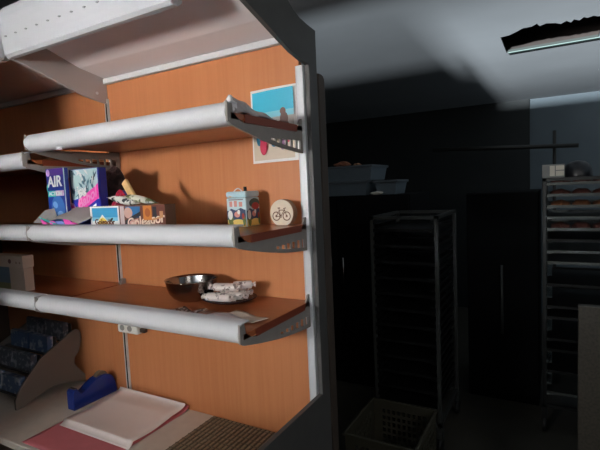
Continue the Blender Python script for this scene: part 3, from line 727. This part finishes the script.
ORD = ['lowest','second','third','fourth','fifth','sixth','seventh','eighth','ninth','tenth','eleventh','twelfth','thirteenth','fourteenth','fifteenth','sixteenth','seventeenth','eighteenth','nineteenth','topmost']
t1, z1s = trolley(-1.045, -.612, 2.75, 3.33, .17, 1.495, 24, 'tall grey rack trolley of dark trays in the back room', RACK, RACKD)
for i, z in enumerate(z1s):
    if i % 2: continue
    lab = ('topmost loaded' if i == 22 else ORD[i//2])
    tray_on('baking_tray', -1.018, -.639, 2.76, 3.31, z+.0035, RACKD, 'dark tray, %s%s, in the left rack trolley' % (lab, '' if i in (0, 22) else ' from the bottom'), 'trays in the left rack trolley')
SHINY = mat('shiny_runner', (190,200,200), .18, .9)
t2, z2s = trolley(-.072, .62, 3.30, 3.95, .17, 1.690, 20, 'rack trolley of loaded trays at the right, below the rail', mat('rack_dark',(26,28,28),.4,.4), SHINY)
TRAYL = mat('tray_steel', (74,78,76), .5, .5); CRUST = mat('bread_crust', (112,70,42), .75, noise=.35, scale=25, bump=.3); CRUST2 = mat('bread_dark', (84,46,38), .75, noise=.4, scale=25, bump=.3)
for i, z in enumerate(z2s):
    if i in (1, 3, 6, 9, 11): continue
    lab = ('topmost' if i == 19 else ORD[i])
    tray_on('bread_tray', -.044, .592, 3.305, 3.94, z+.0035, TRAYL if i in (0, 1, 12, 13, 19, 18, 17, 16, 15) else RACKD, 'tray in the %s slot%s of the right rack trolley' % (lab, '' if i in (0, 19) else ' from the bottom'), 'trays in the right rack trolley')
def loaf(x, y, z, l, w, h, m, label, g):
    bm = bmesh.new(); bmesh.ops.create_icosphere(bm, subdivisions=3, radius=1)
    for v in bm.verts:
        c = v.co; k = 1+.06*math.sin(7*c.x+x*30)+.04*math.sin(9*c.y)
        v.co = Vector((x+c.x*w*k, y+c.y*l*k, z+max(-.35, c.z)*h/1.35*k+h*.26))
    return tag(obj('bread_loaf', bm, m), label, 'bread', g)
for i, m, lev in ((19,CRUST2,'topmost'),(18,CRUST2,'second highest'),(17,CRUST,'third highest'),(15,CRUST2,'fifth highest')):
    for k in range(5):
        x = .03+k*.118
        loaf(x, 3.42, z2s[i]+.0072, .09, .055, .042, m, '%s loaf on the %s tray of the right rack trolley' % (('first','second','third','fourth','fifth')[k]+' from the left', lev), 'loaves in the right rack trolley')
zt = 1.6905
bxo = thing('small_box', 'small pale box with two light panels on top of the right rack', 'box', (-.02,3.45,zt))
box('box_body', -.075, .055, 3.38, 3.48, zt, zt+.088, mat('box_grey',(110,112,110),.5), bxo, .003)
for x0, x1, z0, z1 in ((-.030,-.002,.012,.078),(.004,.050,.012,.044),(.004,.050,.050,.078)):
    box('light_panel', x0, x1, 3.377, 3.3798, zt+z0, zt+z1, mat('panel_cream',(196,190,176),.5), bxo)
bm = bmesh.new(); lathe(bm, [(.082,0),(.083,.01),(.080,.045),(.066,.078),(.04,.098),(0,.106)], (.128,3.44,zt), 36)
tag(obj('dark_bowl', bm, mat('black_pan',(16,17,22),.4)), 'dark upturned bowl on top of the right rack', 'bowl')
# stand with a cross rail
st = thing('rail_stand', 'dark floor stand with a long horizontal rail behind the racks', 'stand', (-.005,4.6,0))
RL = mat('rail_dark', (42,42,40), .5, .3)
bm = bmesh.new(); tube(bm, (-.005,4.6,.02), (-.005,4.6,2.10), .014); obj('pole', bm, RL, st)
bm = bmesh.new(); tube(bm, (-1.05,4.58,2.015), (.175,4.58,1.955), .019, 12); obj('rail', bm, RL, st)
bm = bmesh.new(); lathe(bm, [(0,.03),(.05,.025),(.22,.012),(.24,0),(0,0)], (-.005,4.6,0), 24); obj('base', bm, RL, st)
# dark appliance between the racks
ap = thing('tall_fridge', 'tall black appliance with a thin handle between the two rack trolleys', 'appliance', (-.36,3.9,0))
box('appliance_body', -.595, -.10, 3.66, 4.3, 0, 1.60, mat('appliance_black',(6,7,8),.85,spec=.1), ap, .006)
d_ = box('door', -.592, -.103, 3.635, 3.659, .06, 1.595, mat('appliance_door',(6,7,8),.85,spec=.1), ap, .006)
bm = bmesh.new(); tube(bm, (-.345,3.61,.54), (-.345,3.61,1.06), .010); tube(bm, (-.345,3.61,.56), (-.345,3.637,.56), .007); tube(bm, (-.345,3.61,1.04), (-.345,3.637,1.04), .007); obj('handle', bm, RACK, d_)
# basket on the floor
bk = thing('plastic_basket', 'pale plastic basket with punched holes on the floor before the rack', 'basket', (-.83,2.4,0))
BKM = mat('basket_plastic', (64,61,48), .6)
bm = bmesh.new()
H = .315
def wallgrid(p0, p1, nh):
    p0, p1 = Vector(p0), Vector(p1); d_ = p1-p0; L = d_.length; d_.normalize(); nrm = Vector((-d_.y, d_.x, 0))*.0015
    us = [0, .035]
    for i in range(nh):
        c = .05+(L-.10)*(i+.5)/nh; us += [c-.0095, c+.0095]
    us += [L-.035, L]; zs_ = [0,.02]
    for j in range(6): zs_ += [.03+j*.042, .03+j*.042+.026]
    zs_ += [H-.03, H]
    for iu in range(len(us)-1):
        for iz in range(len(zs_)-1):
            hole = iu >= 2 and iu % 2 == 0 and iu < len(us)-3+1 and 2 <= iz < len(zs_)-2 and iz % 2 == 0 and iu <= 2*nh
            if hole: continue
            fl = .03
            q = [(us[iu],zs_[iz]),(us[iu+1],zs_[iz]),(us[iu+1],zs_[iz+1]),(us[iu],zs_[iz+1])]
            bm.faces.new([bm.verts.new(p0+d_*u+Vector((0,0,z))) for u, z in q])
c4 = [(-1.02,2.20,.004),(-.628,2.20,.004),(-.628,2.655,.004),(-1.02,2.655,.004)]
wallgrid(c4[0], c4[1], 9); wallgrid(c4[1], c4[2], 10); wallgrid(c4[2], c4[3], 9); wallgrid(c4[3], c4[0], 10)
bm.faces.new([bm.verts.new(p) for p in c4])
bmesh.ops.remove_doubles(bm, verts=bm.verts, dist=.0004)
obj('basket_body', bm, BKM, bk, solid=.004)
bm = bmesh.new(); o_, i_ = .012, .004
bx(bm, -1.02-o_, -.628+o_, 2.20-o_, 2.20+i_, H, H+.012); bx(bm, -1.02-o_, -.628+o_, 2.655-i_, 2.655+o_, H, H+.012); bx(bm, -1.02-o_, -1.02+i_, 2.20+i_, 2.655-i_, H, H+.012); bx(bm, -.628-i_, -.628+o_, 2.20+i_, 2.655-i_, H, H+.012)
obj('rim', bm, BKM, bk, .003)
# speckled counter end at the right
gc = thing('speckled_counter', 'speckled grey brown counter end at the right edge', 'counter', (.55,2.4,0))
SPC = speck('speckled_stone', (66,62,54), (46,43,38), 90, .4, .7)
box('counter_panel', .086, .98, 2.20, 2.24, 0, 1.150, SPC, gc, .004)
box('counter_body', .12, .98, 2.241, 2.34, .05, 1.10, DARKBROWN, gc)

# ------------------------------------------------------------------ light
def area(name, loc, target, sx, sy, power, col):
    l = bpy.data.lights.new(name, 'AREA'); l.shape = 'RECTANGLE'; l.size = sx; l.size_y = sy; l.energy = power; l.color = col
    o = bpy.data.objects.new(name, l); COL.objects.link(o); o.location = loc
    o.rotation_euler = (Vector(target)-Vector(loc)).to_track_quat('-Z', 'Y').to_euler()
    return o
area('window_daylight', (-1.2,-1.19,1.96), (-1.2,1.3,2.42), .22, .40, 22, (1.0,.985,.96)).data.spread = math.radians(100)
area('ceiling_fill', (-.85,-4.4,1.90), (-.6,2.0,2.3), 0.22, .11, 5300, (.87,.95,1.0))  # added lamp that brightens the ceiling through the gap
area('underside_fill', (-1.2,-1.19,.72), (-1.2,1.2,2.0), .24, .5, 10, (.97,.98,1.0))  # added fill for the canopy underside, like light bounced off the floor
area('side_fill', (1.7,-.6,2.25), (-.7,1.1,2.0), 0.6, .5, 13, (1.0,.96,.92))  # added fill to lift the outer faces of brackets and side panel
area('back_window_daylight', (2.25,5.2,1.7), (0,6.0,1.9), 1.0, .9, 5.0, (.72,.88,1.0))
w = bpy.data.worlds.new('World'); S.world = w; w.use_nodes = True
w.node_tree.nodes['Background'].inputs[0].default_value = (.55,.65,.75,1); w.node_tree.nodes['Background'].inputs[1].default_value = .02

# ------------------------------------------------------------------ camera
yaw, pitch, roll = math.radians(29.6), math.radians(-4.7), math.radians(-2.6)
f = Vector((-math.sin(yaw)*math.cos(pitch), math.cos(yaw)*math.cos(pitch), math.sin(pitch)))
r0 = Vector((math.cos(yaw), math.sin(yaw), 0)); u0 = r0.cross(f)
r = r0*math.cos(roll)+u0*math.sin(roll); u = -r0*math.sin(roll)+u0*math.cos(roll)
cd = bpy.data.cameras.new('Camera'); cam = bpy.data.objects.new('Camera', cd); COL.objects.link(cam)
M = Matrix((r, u, -f)).transposed().to_4x4(); M.translation = (0, 0, 1.7); cam.matrix_world = M
cd.sensor_width = 36; cd.lens = 451/600*36; cd.clip_start = .02
S.camera = cam
vs = S.view_settings; vs.view_transform = 'Standard'; vs.look = 'None'; vs.gamma = 1; vs.use_curve_mapping = False; vs.exposure = 0
